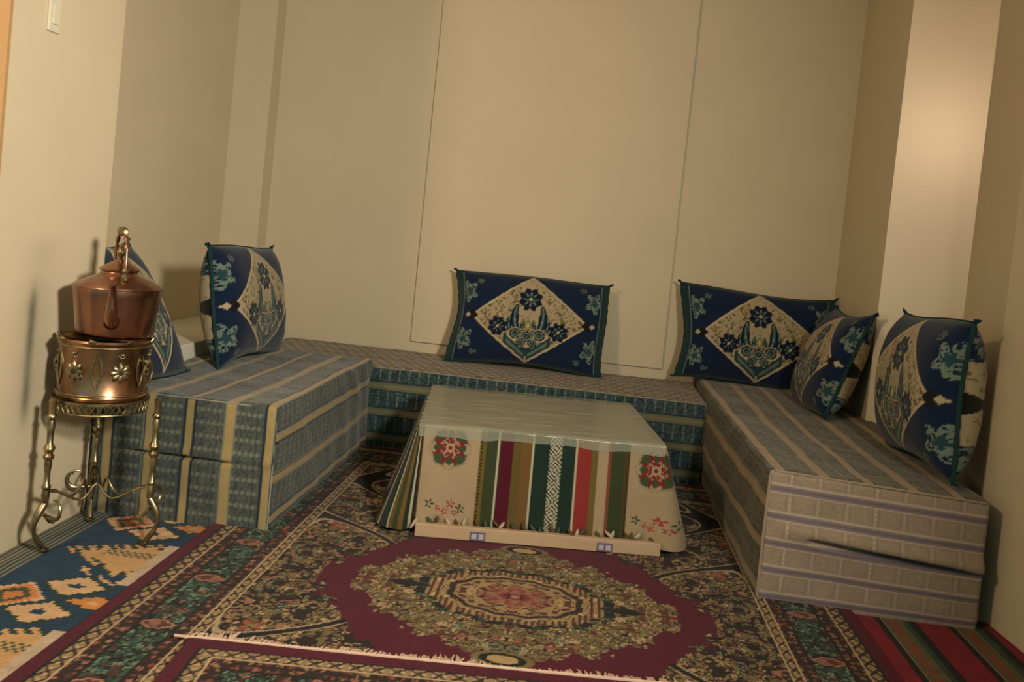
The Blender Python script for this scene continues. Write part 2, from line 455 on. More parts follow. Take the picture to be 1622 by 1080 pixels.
def make_rug(name, loc, rz, HX, HY, z, colfn, nx, ny, label, cat='rug', lift=None):
    t = empty(name, (loc[0], loc[1], 0), rz)
    tag(t, label, cat)
    X, Y = np.meshgrid(np.linspace(-HX, HX, nx), np.linspace(-HY, HY, ny), indexing='ij')
    c = colfn(X, Y)
    Z = z + (0.003 if z > 0.01 else 0.001) * fbm(X * 3, Y * 3, 4)
    if lift is not None: Z = Z + lift(X, Y)
    V = np.stack([X, Y, Z], -1).reshape(-1, 3)
    me = mesh_np('pile', V, grid_faces(nx, ny), c.reshape(-1, 3))
    link('pile', me, M_rug, t)
    MB().box(-HX, HX, -HY, HY, max(z - 0.010, 0.0), z - 0.0004).build('backing', M_seam2, t)
    return t

rug = make_rug('medallion_rug', (-0.105, 2.53), 0.0, 1.065, 1.5, 0.017,
               lambda x, y: rug_colour(x, y, 1.065, 1.5), 480, 600,
               'large wine red rug with oval floral medallion under the table')
rug2 = make_rug('fringed_rug', (0.30, 1.12), math.radians(4.5), 1.10, 0.98, 0.030,
                lambda x, y: rug_colour(x, y, 1.10, 0.98, 5), 440, 360,
                'second patterned rug with pale fringe overlapping the front of the medallion rug')
# pale fringe along its far edge
rng = random.Random(4)
fb = MB()
fb.tube([(-1.14, 0.985, 0.031), (0, 0.985, 0.033), (1.12, 0.985, 0.031)], 0.0035, 6)
for k in range(560):
    x = -1.11 + 2.22 * k / 559 + rng.uniform(-0.002, 0.002)
    l = rng.uniform(0.014, 0.042) * (1.0 + 0.6 * math.sin(x * 17) * math.sin(x * 5))
    dx = rng.uniform(-0.012, 0.012)
    fb.tube([(x, 0.98, 0.031), (x + dx * 0.5, 0.987 + l * 0.5, 0.029), (x + dx, 0.987 + l, 0.021)], [0.0032, 0.0030, 0.0018], 4)
tag(fb.build('fringe', M_fringe, rug2, True), 'pale cotton fringe', None, None, 'stuff')

NAVY_K = lin(20, 53, 78); CREAM_K = lin(196, 160, 122); ORANGE_K = lin(190, 124, 62)
def kilim_blue(x, y):
    X = x - 1.342; Y = y + 2.22           # world plan position
    S = 0.011                             # woven steps
    Xq = np.floor(X / S) * S + S / 2; Yq = np.floor(Y / S) * S + S / 2
    c = np.zeros(x.shape + (3,)); c[:] = NAVY_K
    def dia(cx, cy, a, b, col, inner=None):
        q = np.abs(Xq - cx) / a + np.abs(Yq - cy) / b
        put(c, q < 1.28, lin(24, 52, 52)); put(c, q < 1, col)
        if inner is not None: put(c, q < 0.3, inner)
    for k in range(-4, 3):
        oy = k * 0.593
        for cy in (2.081, 2.247):
            dia(-1.315, cy + oy, 0.088, 0.062, CREAM_K, NAVY_K)
        dia(-1.215, 2.165 + oy, 0.075, 0.036, ORANGE_K, CREAM_K)
        q = np.abs(Xq + 1.432) / 0.09 + np.abs(Yq - 2.155 - oy) / 0.085
        put(c, q < 1, lin(190, 120, 70)); put(c, (q < 0.62) & (q > 0.36), lin(60, 72, 54)); put(c, (q > 0.82) & (q < 1), CREAM_K)
        # big stepped triangle and its bars
        yy = Yq - oy
        tri = (yy < 2.60) & (Xq > -1.50 + (2.52 - yy) * 0.05) & (Xq < -1.225) & (yy > 2.335 + np.abs(Xq + 1.26) * 0.62) & (yy < 2.60 - np.abs(Xq + 1.26) * 0.45)
        put(c, tri, lin(186, 148, 100))
        saw = (np.mod(Xq + Yq, 4 * S) < 2 * S)
        rim = tri & ((yy < 2.365 + np.abs(Xq + 1.26) * 0.62) | (yy > 2.565 - np.abs(Xq + 1.26) * 0.45))
        put(c, rim & saw, lin(34, 56, 50))
        dots = tri & (yy > 2.47) & (yy < 2.52) & (np.abs(Xq + 1.30) < 0.08) & (np.mod(np.floor(X / S), 2) == np.mod(np.floor(Y / S), 2))
        put(c, dots, lin(70, 84, 62))
        bar = (np.abs(Xq + 1.20) < 0.017) & (yy > 2.29) & (yy < 2.60); put(c, bar, lin(178, 158, 136))
        bar = (np.abs(yy - 2.285 - np.abs(Xq + 1.24) * 0.6) < 0.012) & (np.abs(Xq + 1.24) < 0.13); put(c, bar & ~saw, CREAM_K)
    # finely striped margin along the wall
    mg = X < -1.525
    put(c, mg, np.where((np.mod(X, 0.016) < 0.007)[..., None], lin(128, 122, 96), lin(40, 62, 74)))
    return c * (0.85 + 0.3 * fbm(x * 30, y * 30, 6, 2)[..., None])
make_rug('blue_kilim', (-1.342, 2.22), 0.0, 0.290, 0.93, 0.005, lambda x, y: kilim_blue(x, y), 180, 380,
         'blue flat woven kilim with stepped cream diamonds under the kettle stand', 'rug')

RED_K = lin(122, 24, 42)
def kilim_red(x, y):
    X = x + 1.165
    c = np.zeros(x.shape + (3,)); c[:] = RED_K
    per = 0.232; u = np.mod(X - 0.93, per) + 0.93
    cuts = [(0.93, 1.03, RED_K), (1.03, 1.05, BLACK), (1.05, 1.053, CREAM * 0.6), (1.053, 1.075, lin(96, 84, 62)), (1.075, 1.09, lin(140, 60, 44)),
            (1.09, 1.118, lin(92, 88, 60)), (1.118, 1.137, lin(44, 66, 58)), (1.137, 1.162, BLACK)]
    for a, b, k in cuts: put(c, (u >= a) & (u < b), k)
    m = (u >= 1.075) & (u < 1.09) & (np.mod(y, 0.05) < 0.012); put(c, m, lin(90, 90, 60))
    return c * (0.85 + 0.3 * fbm(x * 30, y * 30, 6, 2)[..., None])
make_rug('striped_kilim', (1.165, 1.95), 0.0, 0.265, 0.90, 0.005, kilim_red, 200, 120,
         'red and black striped flat woven kilim at the foot of the right bench', 'rug')

# ------------------------------------------------------------------ benches
def soft_box(name, W, L, H, r, res, colfn, disp, mat, parent):
    """upholstered block x 0..W, y 0..L, z 0..H with rounded edges"""
    dim = np.array([W, L, H])
    VV = []; CC = []; FF = []; off = 0
    def axis(n0, n1): return np.linspace(0, n1, max(2, int(round(n1 / n0)) + 1))
    gx, gy, gz = axis(res[0], W), axis(res[1], L), axis(res[2], H)
    faces = [('front', gx, gz, lambda a, b: (a, 0 * a, b), False), ('back', gx, gz, lambda a, b: (a, 0 * a + L, b), True),
             ('left', gy, gz, lambda a, b: (0 * a, a, b), True), ('right', gy, gz, lambda a, b: (0 * a + W, a, b), False),
             ('top', gx, gy, lambda a, b: (a, b, 0 * a + H), False)]
    for nm, g0, g1, fn, fl in faces:
        A, B = np.meshgrid(g0, g1, indexing='ij')
        P = np.stack(fn(A, B), -1).reshape(-1, 3)
        C = colfn(nm, P[:, 0], P[:, 1], P[:, 2])
        VV.append(P); CC.append(C); FF.append(grid_faces(len(g0), len(g1), fl) + off); off += len(P)
    V = np.concatenate(VV); C = np.concatenate(CC); F = np.concatenate(FF)
    key = np.round(V * 20000).astype(np.int64)
    _, idx, inv = np.unique(key, axis=0, return_index=True, return_inverse=True)
    inv = inv.ravel()
    V = V[idx]; C = C[idx]; F = inv[F]
    lo = np.array([r, r, -1.0]); hi = dim - r
    Q = np.clip(V, lo, hi); D = V - Q
    n = np.linalg.norm(D, axis=1, keepdims=True)
    N = D / np.maximum(n, 1e-9)
    P = Q + np.where(n > 0, N * r, 0)
    P = P + disp(V, N)
    me = mesh_np(name, P, F, C)
    return link(name, me, mat, parent)

BLUE_B = lin(80, 87, 83); BLUE_D = lin(60, 69, 69); YEL = lin(158, 138, 94); PALE = lin(124, 130, 116); INK = lin(34, 44, 54)
def stripes_blue(s, t, cell=0.045, period=0.142, ph=0.0, cool=0.0):
    """s across the stripes, t along them"""
    c = np.zeros(s.shape + (3,)); c[:] = BLUE_B * (1 - cool) + BLUE_D * cool
    u = np.mod(s - ph, period) / period
    v = np.mod(t, cell) / cell
    cm = (u > 0.30)
    put(c, cm & (fbm(s * 160, t * 160, 3, 2) > 0.6), BLUE_D)
    put(c, cm & (np.abs(v - 0.5) > 0.45), PALE * 0.6)                        # rungs of the ladder
    bead = cm & (np.abs(v - 0.5) > 0.38) & (np.mod(u * 7, 1) < 0.45); put(c, bead, PALE * 0.8)
    put(c, cm & (np.abs(v - 0.5) < 0.36) & ((np.abs(u - 0.45) < 0.018) | (np.abs(u - 0.85) < 0.018)), BLUE_D * 0.8)
    put(c, u < 0.30, INK)
    put(c, (u > 0.02) & (u < 0.28), PALE * 0.9)
    put(c, (u > 0.04) & (u < 0.26), INK * 1.4)
    put(c, (u > 0.06) & (u < 0.24), YEL * (1 - 0.5 * cool) + PALE * 0.5 * cool)
    c *= 0.82
    return c

def stripes_brown(s, t, cell=0.09, period=0.088):
    GB = lin(150, 133, 116); LV = lin(119, 107, 113); PL = lin(170, 154, 140); 
    c = np.zeros(s.shape + (3,)); c[:] = GB
    u = np.mod(s, period) / period; v = np.mod(t, cell) / cell
    cm = u > 0.36
    put(c, cm & (fbm(s * 200, t * 200, 3, 2) > 0.56), GB * 0.88)
    put(c, cm & (np.abs(v - 0.5) > 0.465), PL * 0.9)
    put(c, cm & (np.abs(v - 0.5) > 0.37) & (np.abs(v - 0.5) < 0.395), GB * 0.8)
    put(c, cm & (np.abs(v) < 0.03) & (np.mod(u * 6, 1) < 0.5), PL * 1.2)
    put(c, cm & ((np.abs(u - 0.44) < 0.02) | (np.abs(u - 0.93) < 0.02)) & (np.abs(v - 0.5) < 0.4), GB * 0.9)
    put(c, u < 0.36, PL); put(c, (u > 0.06) & (u < 0.30), LV)
    put(c, (np.abs(u - 0.18) < 0.02), LV * 0.7)
    return c

OLV = lin(90, 85, 64); OLD = lin(66, 64, 50)
def stripes_olive(s, t, period=0.142, ph=0.0):
    c = np.zeros(s.shape + (3,)); c[:] = OLV
    u = np.mod(s - ph, period) / period
    put(c, (u > 0.3) & (fbm(s * 150, t * 90, 7, 2) > 0.54), OLD)
    put(c, (u > 0.3) & (np.abs(u - 0.64) < 0.025), PALE * 0.6)
    put(c, u < 0.30, INK * 1.2); put(c, (u > 0.02) & (u < 0.28), PALE * 0.8)
    put(c, (u > 0.05) & (u < 0.25), lin(148, 124, 90))
    v = np.mod(t, 0.030)
    put(c, (u > 0.3) & (v < 0.004), PALE * 0.5)
    return c

def noise_disp(V, N, amp, sc=5.0, seed=1):
    a = fbm(V[:, 0] * sc + V[:, 1] * 0.37 * sc, V[:, 2] * sc + V[:, 1] * sc, seed, 3) - 0.5
    k = np.clip(V[:, 2] / 0.06, 0, 1)
    return N * (a * 2 * amp * k)[:, None]

def groove(V, N, face, x0, x1, z0, z1, depth, w, outb=0.012):
    """an open slit between the two stacked mattresses, pressed into the front"""
    t = np.clip((V[:, 0] - x0) / (x1 - x0), 0, 1)
    zc = z0 + (z1 - z0) * t
    g = np.exp(-((V[:, 2] - zc) / w) ** 2) * np.sqrt(np.clip(np.sin(PI * np.clip((V[:, 0] - x0) / (x1 - x0), 0, 1)), 0, 1))
    g = g * face * ((V[:, 0] > x0) & (V[:, 0] < x1))
    lip = np.exp(-((V[:, 2] - zc - 3.2 * w) / (3.5 * w)) ** 2) * face * np.clip((V[:, 0] - x0 + .1) / .1, 0, 1)
    out = np.zeros_like(V); out[:, 1] = depth * g - outb * lip * (1 - g)
    return out

def piping(pts, r, mat, parent, name='piping'):
    return MB().tube(pts, r, 8).build(name, mat, parent, True)

# left bench
LBW, LBL, LBH = 0.655, 1.295, 0.44
t = empty('left_bench', (-1.635, 2.80, 0.0)); t.name = 'floor_bench'
tag(t, 'blue grey and yellow striped block bench along the left wall behind the kettle', 'bench', 'upholstered block benches')
def cl(face, x, y, z):
    if face in ('front', 'back'): return stripes_blue(x, z, ph=0.045)
    if face == 'top': return stripes_blue(x, y, ph=0.045, cell=0.05)
    return stripes_blue(LBH - z, y, ph=0.085)
def dl(V, N):
    d = noise_disp(V, N, 0.007, 6, 3)
    x = V[:, 0] / LBW; y = V[:, 1] / LBL; z = V[:, 2] / LBH
    puff = 0.018 * np.sin(PI * z) * np.sin(PI * np.clip(y, 0, 1))
    d[:, 0] += np.where(V[:, 0] > LBW - 1e-4, puff, 0)
    d[:, 2] += np.where(z > 0.999, -0.014 * np.sin(PI * np.clip(y, 0, 1)) * np.sin(PI * x) - 0.02 * np.clip(y - 0.55, 0, 1), 0) + np.where(z <= 0.999, -0.02 * np.clip(y - 0.55, 0, 1) * z, 0)
    d[:, 0] += np.where(V[:, 0] > LBW - 1e-4, 0.006 * np.sin(30 * V[:, 1] + 12 * V[:, 2]) * np.clip((y - 0.3), 0, 1), 0)
    fr = (V[:, 1] < 1e-4).astype(float)
    return d + groove(V, N, fr, 0.10, 0.52, 0.232, 0.228, 0.030, 0.006, 0.006)
soft_box('cover', LBW, LBL, LBH, 0.016, (0.005, 0.008, 0.005), cl, dl, M_fab, t)
piping([(0.014, 0.005, LBH - 0.006), (LBW / 2, 0.005, LBH - 0.004), (LBW - 0.014, 0.005, LBH - 0.006)], 0.0028, M_seam, t)
piping([(LBW - 0.003, 0.006, LBH - 0.02), (LBW - 0.003, 0.005, LBH * 0.5), (LBW - 0.003, 0.006, 0.01)], 0.0028, M_seam, t)

# back bench
BBX0, BBX1, BBY0, BBY1, BBH = -1.635, 0.655, 4.105, 4.735, 0.395
t = empty('floor_bench', (BBX0, BBY0, 0.0))
tag(t, 'low teal blue striped bench running along the back wall behind the table', 'bench', 'upholstered block benches')
GOLD = lin(140, 112, 66)
TEAL_B = lin(58, 76, 79); TEAL_D = lin(37, 53, 61)
def cb_(face, x, y, z):
    if face == 'top':
        c = np.zeros(x.shape + (3,)); c[:] = GOLD
        row = np.floor(y / 0.052); u = np.mod(x + 0.03 * np.mod(row, 2), 0.058) / 0.058; v = np.mod(y, 0.052) / 0.052
        put(c, (v < 0.5) & (u < 0.66), lin(58, 54, 44)); put(c, v > 0.86, lin(78, 68, 44)); put(c, (v > 0.5) & (v < 0.6), PALE * 0.7)
        return c
    s = BBH - z
    c = np.zeros(x.shape + (3,)); c[:] = TEAL_B
    per = 0.125; u = np.mod(s + 0.055, per) / per; v = np.mod(x, 0.048) / 0.048
    put(c, (u > 0.36) & (fbm(x * 120, s * 120, 5, 2) > 0.5), TEAL_D)
    put(c, (u > 0.36) & (np.abs(v - 0.5) < 0.06) & (np.mod(u * 8, 1) < 0.7), PALE * 0.8)
    put(c, (u > 0.36) & (np.abs(v) < 0.08), TEAL_D * 0.6)
    put(c, u < 0.36, INK); put(c, (u > 0.03) & (u < 0.33), lin(92, 98, 80)); put(c, (u > 0.14) & (u < 0.22), lin(112, 106, 76))
    return c
def db(V, N):
    d = noise_disp(V, N, 0.005, 5, 6)
    fr = V[:, 1] < 1e-4
    d[:, 1] += np.where(fr, -0.012 * np.sin(PI * V[:, 2] / BBH), 0)
    return d
soft_box('cover', BBX1 - BBX0, BBY1 - BBY0, BBH, 0.016, (0.006, 0.012, 0.006), cb_, db, M_fab, t)
piping([(0.01, 0.004, BBH - 0.005), (1.1, 0.003, BBH - 0.004), (2.28, 0.004, BBH - 0.005)], 0.004, M_seam, t)

# right bench
RBX0, RBX1, RBY0, RBY1, RBH = 0.660, 1.355, 2.775, 4.735, 0.44
RBW = RBX1 - RBX0; RBL = RBY1 - RBY0
t = empty('floor_bench', (RBX0, RBY0, 0.0))
tag(t, 'olive striped block bench on the right with a brown banded end and open slit', 'bench', 'upholstered block benches')
def cr_(face, x, y, z):
    if face in ('front', 'back'):
        return stripes_brown(RBH - z + 0.045, x + 0.02)
    if face == 'top': return stripes_olive(x, y, ph=0.01)
    return stripes_olive(RBH - z, y, ph=0.085)
def dr(V, N):
    d = noise_disp(V, N, 0.008, 5, 9)
    x = V[:, 0] / RBW; y = V[:, 1] / RBL; z = V[:, 2] / RBH
    d[:, 0] += np.where(V[:, 0] < 1e-4, -0.020 * np.sin(PI * z) * np.sin(PI * np.clip(y, 0, 1)), 0)
    d[:, 2] += -0.018 * np.sin(PI * np.clip(y * 1.2, 0, 1)) * np.where(z > 0.999, np.sin(PI * x), 0)
    d[:, 0] += np.where(V[:, 0] < 1e-4, 0.003 * np.sin(19 * V[:, 1] + 10 * V[:, 2]), 0)
    fr = (V[:, 1] < 1e-4).astype(float)
    d[:, 1] += -fr * 0.010 * np.sin(PI * z) * np.sin(PI * x)
    d[:, 2] -= fr * 0.016 * x * np.sin(PI * z)
    d[:, 2] -= 0.026 * x * z * np.clip(1 - y / 0.5, 0, 1)
    return d + groove(V, N, fr, 0.135, 0.70, 0.228, 0.204, 0.060, 0.0080, 0.016)
soft_box('cover', RBW, RBL, RBH, 0.020, (0.005, 0.009, 0.004), cr_, dr, M_fab, t)
piping([(0.016, 0.004, RBH - 0.006), (RBW / 2, 0.002, RBH - 0.018), (RBW - 0.016, 0.004, RBH - 0.031)], 0.004, M_seam2, t)
piping([(0.003, 0.006, RBH - 0.02), (0.001, 0.004, RBH * 0.5), (0.003, 0.006, 0.02)], 0.005, M_seam2, t)

# ------------------------------------------------------------------ cushions
NAVY = lin(15, 31, 58); CRM = lin(176, 160, 128); TEAL = lin(36, 66, 72); LTEAL = lin(116, 132, 120); OLVP = lin(126, 128, 72)
def cushion_colour(x, y, ends=True, back=False):
    """x,y in -1..1 over the face (x along the long side); metric scale 0.41 x 0.25"""
    X = x * (0.41 if ends else 0.355); Y = y * 0.25
    c = np.zeros(x.shape + (3,)); c[:] = NAVY
    # teal ends with a pale seam line
    if ends:
        put(c, np.abs(x) > 0.93, TEAL * 0.6); put(c, (np.abs(x) > 0.905) & (np.abs(x) < 0.925), LTEAL * 0.6)
    put(c, np.abs(y) > 0.95, TEAL * 0.55)
    # lacy half rosettes near the ends
    for sy in (-1, 1):
        q = flower_mask(np.abs(X) * 1.25, Y, 0.338 * 1.25, sy * 0.130, 0.066, 5, 0.6, 0.22)
        lace = (q < 1) & (np.abs(x) < (0.90 if ends else 1.1))
        put(c, lace & (fbm(X * 170, Y * 170, 4, 2) > 0.42), LTEAL * 0.85)
        put(c, lace & (q < 0.4), TEAL)
        q = np.hypot((np.abs(X) - 0.275) / 0.020, (Y - sy * 0.195) / 0.018); put(c, (q < 1) & (fbm(X * 200, Y * 200, 2, 2) > 0.45), LTEAL * 0.5)
    # diamond
    dm = np.abs(X) / 0.318 + np.abs(Y) / 0.245
    put(c, dm < 1.0, CRM * 1.05)
    put(c, dm < 0.955, CRM * 0.86)
    inside = dm < 0.94
    sp = fbm(X * 95, Y * 95, 12, 2)
    put(c, inside & (np.abs(X) > 0.055) & (sp > 0.63) & (dm > 0.3), lin(98, 84, 58))
    put(c, inside & (sp < 0.30), CRM * 0.62)
    put(c, inside & (vnoise(X * 42, Y * 42, 8) > 0.86), OLVP * 0.7)
    # notches at the side tips
    nt = np.abs(np.abs(X) - 0.310) / 0.036 + np.abs(Y) / 0.030
    put(c, nt < 1, BLACK * 0.8); put(c, (np.abs(np.abs(X) - 0.336) / 0.018 + np.abs(Y) / 0.014) < 1, CRM * 0.95)
    if back:
        # the reverse carries pairs of cream ovals towards the ends
        e = 0.355 - np.abs(X)
        ov = np.hypot(e / 0.150, (np.abs(Y) - 0.125) / 0.115)
        put(c, e < 0.2, NAVY); put(c, ov < 1, CRM * 0.85); put(c, (ov < 0.8) & (sp > 0.70), lin(110, 92, 66))
        lc = np.hypot(e / 0.10, (np.abs(Y) - 0.185) / 0.055)
        put(c, lc < 1, NAVY); put(c, (lc < 0.9) & (fbm(X * 120, Y * 120, 4, 2) > 0.48), LTEAL * 0.8)
        put(c, (e / 0.07 + np.abs(Y) / 0.035) < 1, BLACK * 0.7)
    def bloom(cx, cy, r, n=8):
        q = flower_mask(X, Y, cx, cy, r, n, PI / 2 * n + PI, 0.11)
        put(c, q < 1, NAVY * 0.62)
        q2 = flower_mask(X, Y, cx, cy, r * 0.62, n, PI / 2 * n, 0.42)
        put(c, (q2 < 1) & (q2 > 0.45), LTEAL * 0.75); put(c, (q2 < 0.62) & (q2 > 0.3), TEAL * 0.7)
        put(c, np.hypot(X - cx, Y - cy) < r * 0.14, CRM)
    # tulip leaves and basket
    for s in (-1, 1):
        for k, (x0, lean, w, l) in enumerate(((0.048, 0.075, 0.021, 0.165), (0.082, 0.060, 0.013, 0.105), (0.018, 0.035, 0.010, 0.085))):
            v = (Y + 0.085) / l
            cx = s * (x0 + lean * v * (1.25 - v) * 0.9)
            ww = w * np.sqrt(np.clip(4 * v * (1 - v), 0, 1))
            m = (v > 0) & (v < 1) & (np.abs(X - cx) < ww)
            put(c, m, NAVY * 0.7); put(c, m & (np.abs(X - cx) < ww * 0.5), TEAL); put(c, m & (np.abs(X - cx) < ww * 0.16), LTEAL)
        w2 = np.abs(Y + 0.135 - 0.35 * np.abs(X) + 0.03) ; put(c, (w2 < 0.010) & (s * X > 0.005) & (np.abs(X) < 0.10), TEAL * 0.6)
    q = np.hypot(X / 0.092, (Y + 0.088) / 0.034); put(c, q < 1.12, CRM); put(c, q < 1, NAVY * 0.7)
    put(c, (q < 0.9) & (fbm(X * 120, Y * 120, 7, 2) > 0.47), TEAL * 1.1); put(c, (q < 0.75) & (np.abs(np.sin(X * 120)) < 0.25), LTEAL)
    for cx, cy, r in ((-0.062, -0.080, 0.034), (0.062, -0.080, 0.034), (0.0, -0.092, 0.034), (-0.030, -0.125, 0.026), (0.030, -0.125, 0.026)):
        d_ = np.hypot(X - cx, (Y - cy) * 1.1) / r
        put(c, d_ < 1.1, CRM); put(c, d_ < 0.96, NAVY * 0.7); put(c, (d_ < 0.72) & (d_ > 0.42), LTEAL * 0.7); put(c, d_ < 0.25, GREEN)
    wing = np.abs(Y + 0.205 - 0.80 * np.abs(X)); put(c, (wing < 0.026) & (np.abs(X) < 0.125) & (np.abs(X) > 0.004), TEAL * 0.8)
    put(c, (wing < 0.010) & (np.abs(X) < 0.110) & (np.abs(X) > 0.012), LTEAL * 0.6)
    q = np.abs(X) / 0.018 + np.abs(Y + 0.178) / 0.03; put(c, q < 1, TEAL * 0.8)
    q = np.abs(X) / 0.024 + np.abs(Y + 0.03) / 0.035; put(c, q < 1, OLVP * 0.8); put(c, q < 0.5, CRM)
    bloom(0.0, 0.110, 0.066, 8)
    bloom(-0.160, -0.048, 0.054, 8)
    bloom(0.160, -0.052, 0.054, 8)
    return c

def cushion(label, base, long_dir, up_dir, W=0.82, H=0.50, T=0.20, seed=0, slump=0.0, blunt=3.4, ends=True):
    """base: world point under the middle of the lower long edge; long_dir along the long side, up_dir up the face"""
    long_dir = Vector(long_dir).normalized(); up = Vector(up_dir)
    up = (up - long_dir * up.dot(long_dir)).normalized(); nrm = long_dir.cross(up)
    t = empty('cushion', base)
    t.matrix_world = Matrix(((long_dir.x, -nrm.x, up.x, base[0]), (long_dir.y, -nrm.y, up.y, base[1]), (long_dir.z, -nrm.z, up.z, base[2]), (0, 0, 0, 1)))
    tag(t, label, 'cushion', 'blue patterned cushions on the benches')
    nu, nv = 190, 120
    u = np.sin(np.linspace(-PI / 2, PI / 2, nu)) * 0.35 + np.linspace(-1, 1, nu) * 0.65
    v = np.sin(np.linspace(-PI / 2, PI / 2, nv)) * 0.35 + np.linspace(-1, 1, nv) * 0.65
    A, B = np.meshgrid(u, v, indexing='ij')
    def shape(A, B, side):
        x = A * W / 2 * (1 - 0.05 * (1 - B ** 2) * np.abs(A) ** 3)
        z = B * H / 2 * (1 - 0.055 * (1 - A ** 2) * np.abs(B) ** 3)
        x = x + 0.010 * np.sin(3 * B + seed) * A ** 2
        z = z + 0.012 * np.sin(2.3 * A + seed * 1.7) * B ** 2
        p = np.clip(1 - np.abs(A) ** blunt, 0, 1) ** 0.5 * np.clip(1 - np.abs(B) ** 2.6, 0, 1) ** 0.6
        p = p * (1 + slump * (-B) * 0.35)
        wr = (fbm(A * 3 + seed, B * 3, 2 + seed, 3) - 0.5) * 0.05
        # puckers running in from the short ends
        wr = wr + 0.020 * np.sin(B * 14 + seed) * np.clip(np.abs(A) - 0.62, 0, 1) * 2
        y = side * (T / 2) * p * (1 + wr)
        return np.stack([x, y, z + H / 2], -1)
    col = cushion_colour(A, B, ends); colb = cushion_colour(A, B, ends, not ends)
    F1 = grid_faces(nu, nv)
    Vf = shape(A, B, -1).reshape(-1, 3); Vb = shape(A, B, 1).reshape(-1, 3)
    V = np.concatenate([Vf, Vb]); F = np.concatenate([F1, F1[:, ::-1] + nu * nv])
    me = mesh_np('cover', V, F, np.concatenate([col.reshape(-1, 3), colb.reshape(-1, 3)]))
    link('cover', me, M_pil, t)
    # welt round the seam, padded end bands, corner tufts
    one = np.linspace(-1, 1, 26)
    for s in (-1, 1):
        P = shape(np.full(26, s * 1.0), one, 0)
        rad = [0.006 + 0.004 * abs(math.sin(k * 1.1 + seed)) for k in range(26)]
        MB().tube([tuple(p) for p in P], rad, 8).build('end_band', M_teal, t, True)
        P = shape(one, np.full(26, s * 1.0), 0)
        MB().tube([tuple(p) for p in P], 0.0045, 6).build('seam_welt', M_teal, t, True)
    rr = random.Random(seed + 3)
    for sx in (-1, 1):
        for sz in (-1, 1):
            p = shape(np.array([sx * 1.0]), np.array([sz * 1.0]), 0)[0]
            mb = MB()
            for k in range(7):
                a = rr.uniform(-0.9, 0.9); l = rr.uniform(0.012, 0.026)
                q = (p[0] + sx * l * math.cos(a), p[1] + rr.uniform(-.012, .012), p[2] + sz * l * (0.35 + 0.4 * abs(math.sin(a))) * (1 if sz > 0 else 0.1))
                mb.tube([tuple(p), tuple((np.array(p) + np.array(q)) / 2), q], [0.006, 0.005, 0.0025], 6)
            mb.build('corner_tuft', M_navy, t, True)
    return t

cushion('blue cushion with cream diamond propped upright in the middle of the back bench', (-0.265, 4.505, 0.402), (1, 0.01, 0.0), (0.02, 0.26, 1), 0.83, 0.50, 0.17, 1)
cushion('blue cushion with cream diamond against the back wall in the right corner', (0.945, 4.545, 0.442), (1, 0.0, 0.006), (0.01, 0.20, 1), 0.81, 0.50, 0.16, 2)
cushion('blue cushion slumped sideways against the corner pillar, overlapping the cushion beside it', (1.105, 4.08, 0.43), (0.02, -1, 0.0), (0.35, 0.02, 1), 0.52, 0.50, 0.19, 3, 0.3, 5.0, False)
cushion('blue cushion standing nearest on the right bench beside the cream wall', (1.268, 3.18, 0.435), (0.0, -1, 0.0), (0.02, 0, 1), 0.60, 0.53, 0.235, 4, 0.0, 5.5, False)
cushion('blue cushion standing at the far end of the left bench by the back corner', (-1.450, 3.71, 0.43), (0.03, 1, 0.0), (-0.17, 0, 1), 0.64, 0.51, 0.205, 5, 0.0, 5.5, False)
cushion('blue cushion partly hidden behind the copper kettle on the left bench', (-1.515, 3.03, 0.44), (0.0, 1, 0.0), (-0.60, 0, 1), 0.40, 0.56, 0.16, 6, 0.0, 3.4, False)

# ------------------------------------------------------------------ table, cloth and plastic cover
TX, TY, TRZ = -0.132, 3.455, math.radians(7.0)
TW, TD, TH = 0.91, 0.76, 0.388
t = empty('coffee_table', (TX, TY, 0), TRZ)
tag(t, 'low wooden table hidden under the striped cloth with a pale plank at its foot', 'table')
MB().box(-TW / 2, TW / 2, -TD / 2, TD / 2, TH - 0.03, TH - 0.003).build('table_top', M_wooddk, t, False, 0.004)
for sx in (-1, 1):
    for sy in (-1, 1):
        x = sx * (TW / 2 - 0.05); y = sy * (TD / 2 - 0.05)
        MB().box(x - 0.025, x + 0.025, y - 0.025, y + 0.025, 0.0215, TH - 0.03).build('leg', M_wooddk, t, False, 0.004)
bd = MB().box(-TW / 2 + 0.03, TW / 2 - 0.01, -TD / 2 - 0.115, -TD / 2 - 0.090, 0.0215, 0.068).build('foot_plank', M_wood, t, False, 0.003)
for px in (-0.205, 0.245):
    h = MB().box(px - 0.027, px + 0.027, -TD / 2 - 0.119, -TD / 2 - 0.1145, 0.025, 0.055).build('hinge_plate', M_plated, bd, False, 0.001)
    h['label'] = 'small violet plate with two pale squares'
    for k in (-1, 1):
        MB().box(px + k * 0.0125 - 0.009, px + k * 0.0125 + 0.009, -TD / 2 - 0.121, -TD / 2 - 0.1188, 0.031, 0.049).build('plate_square', M_plate, bd, False)

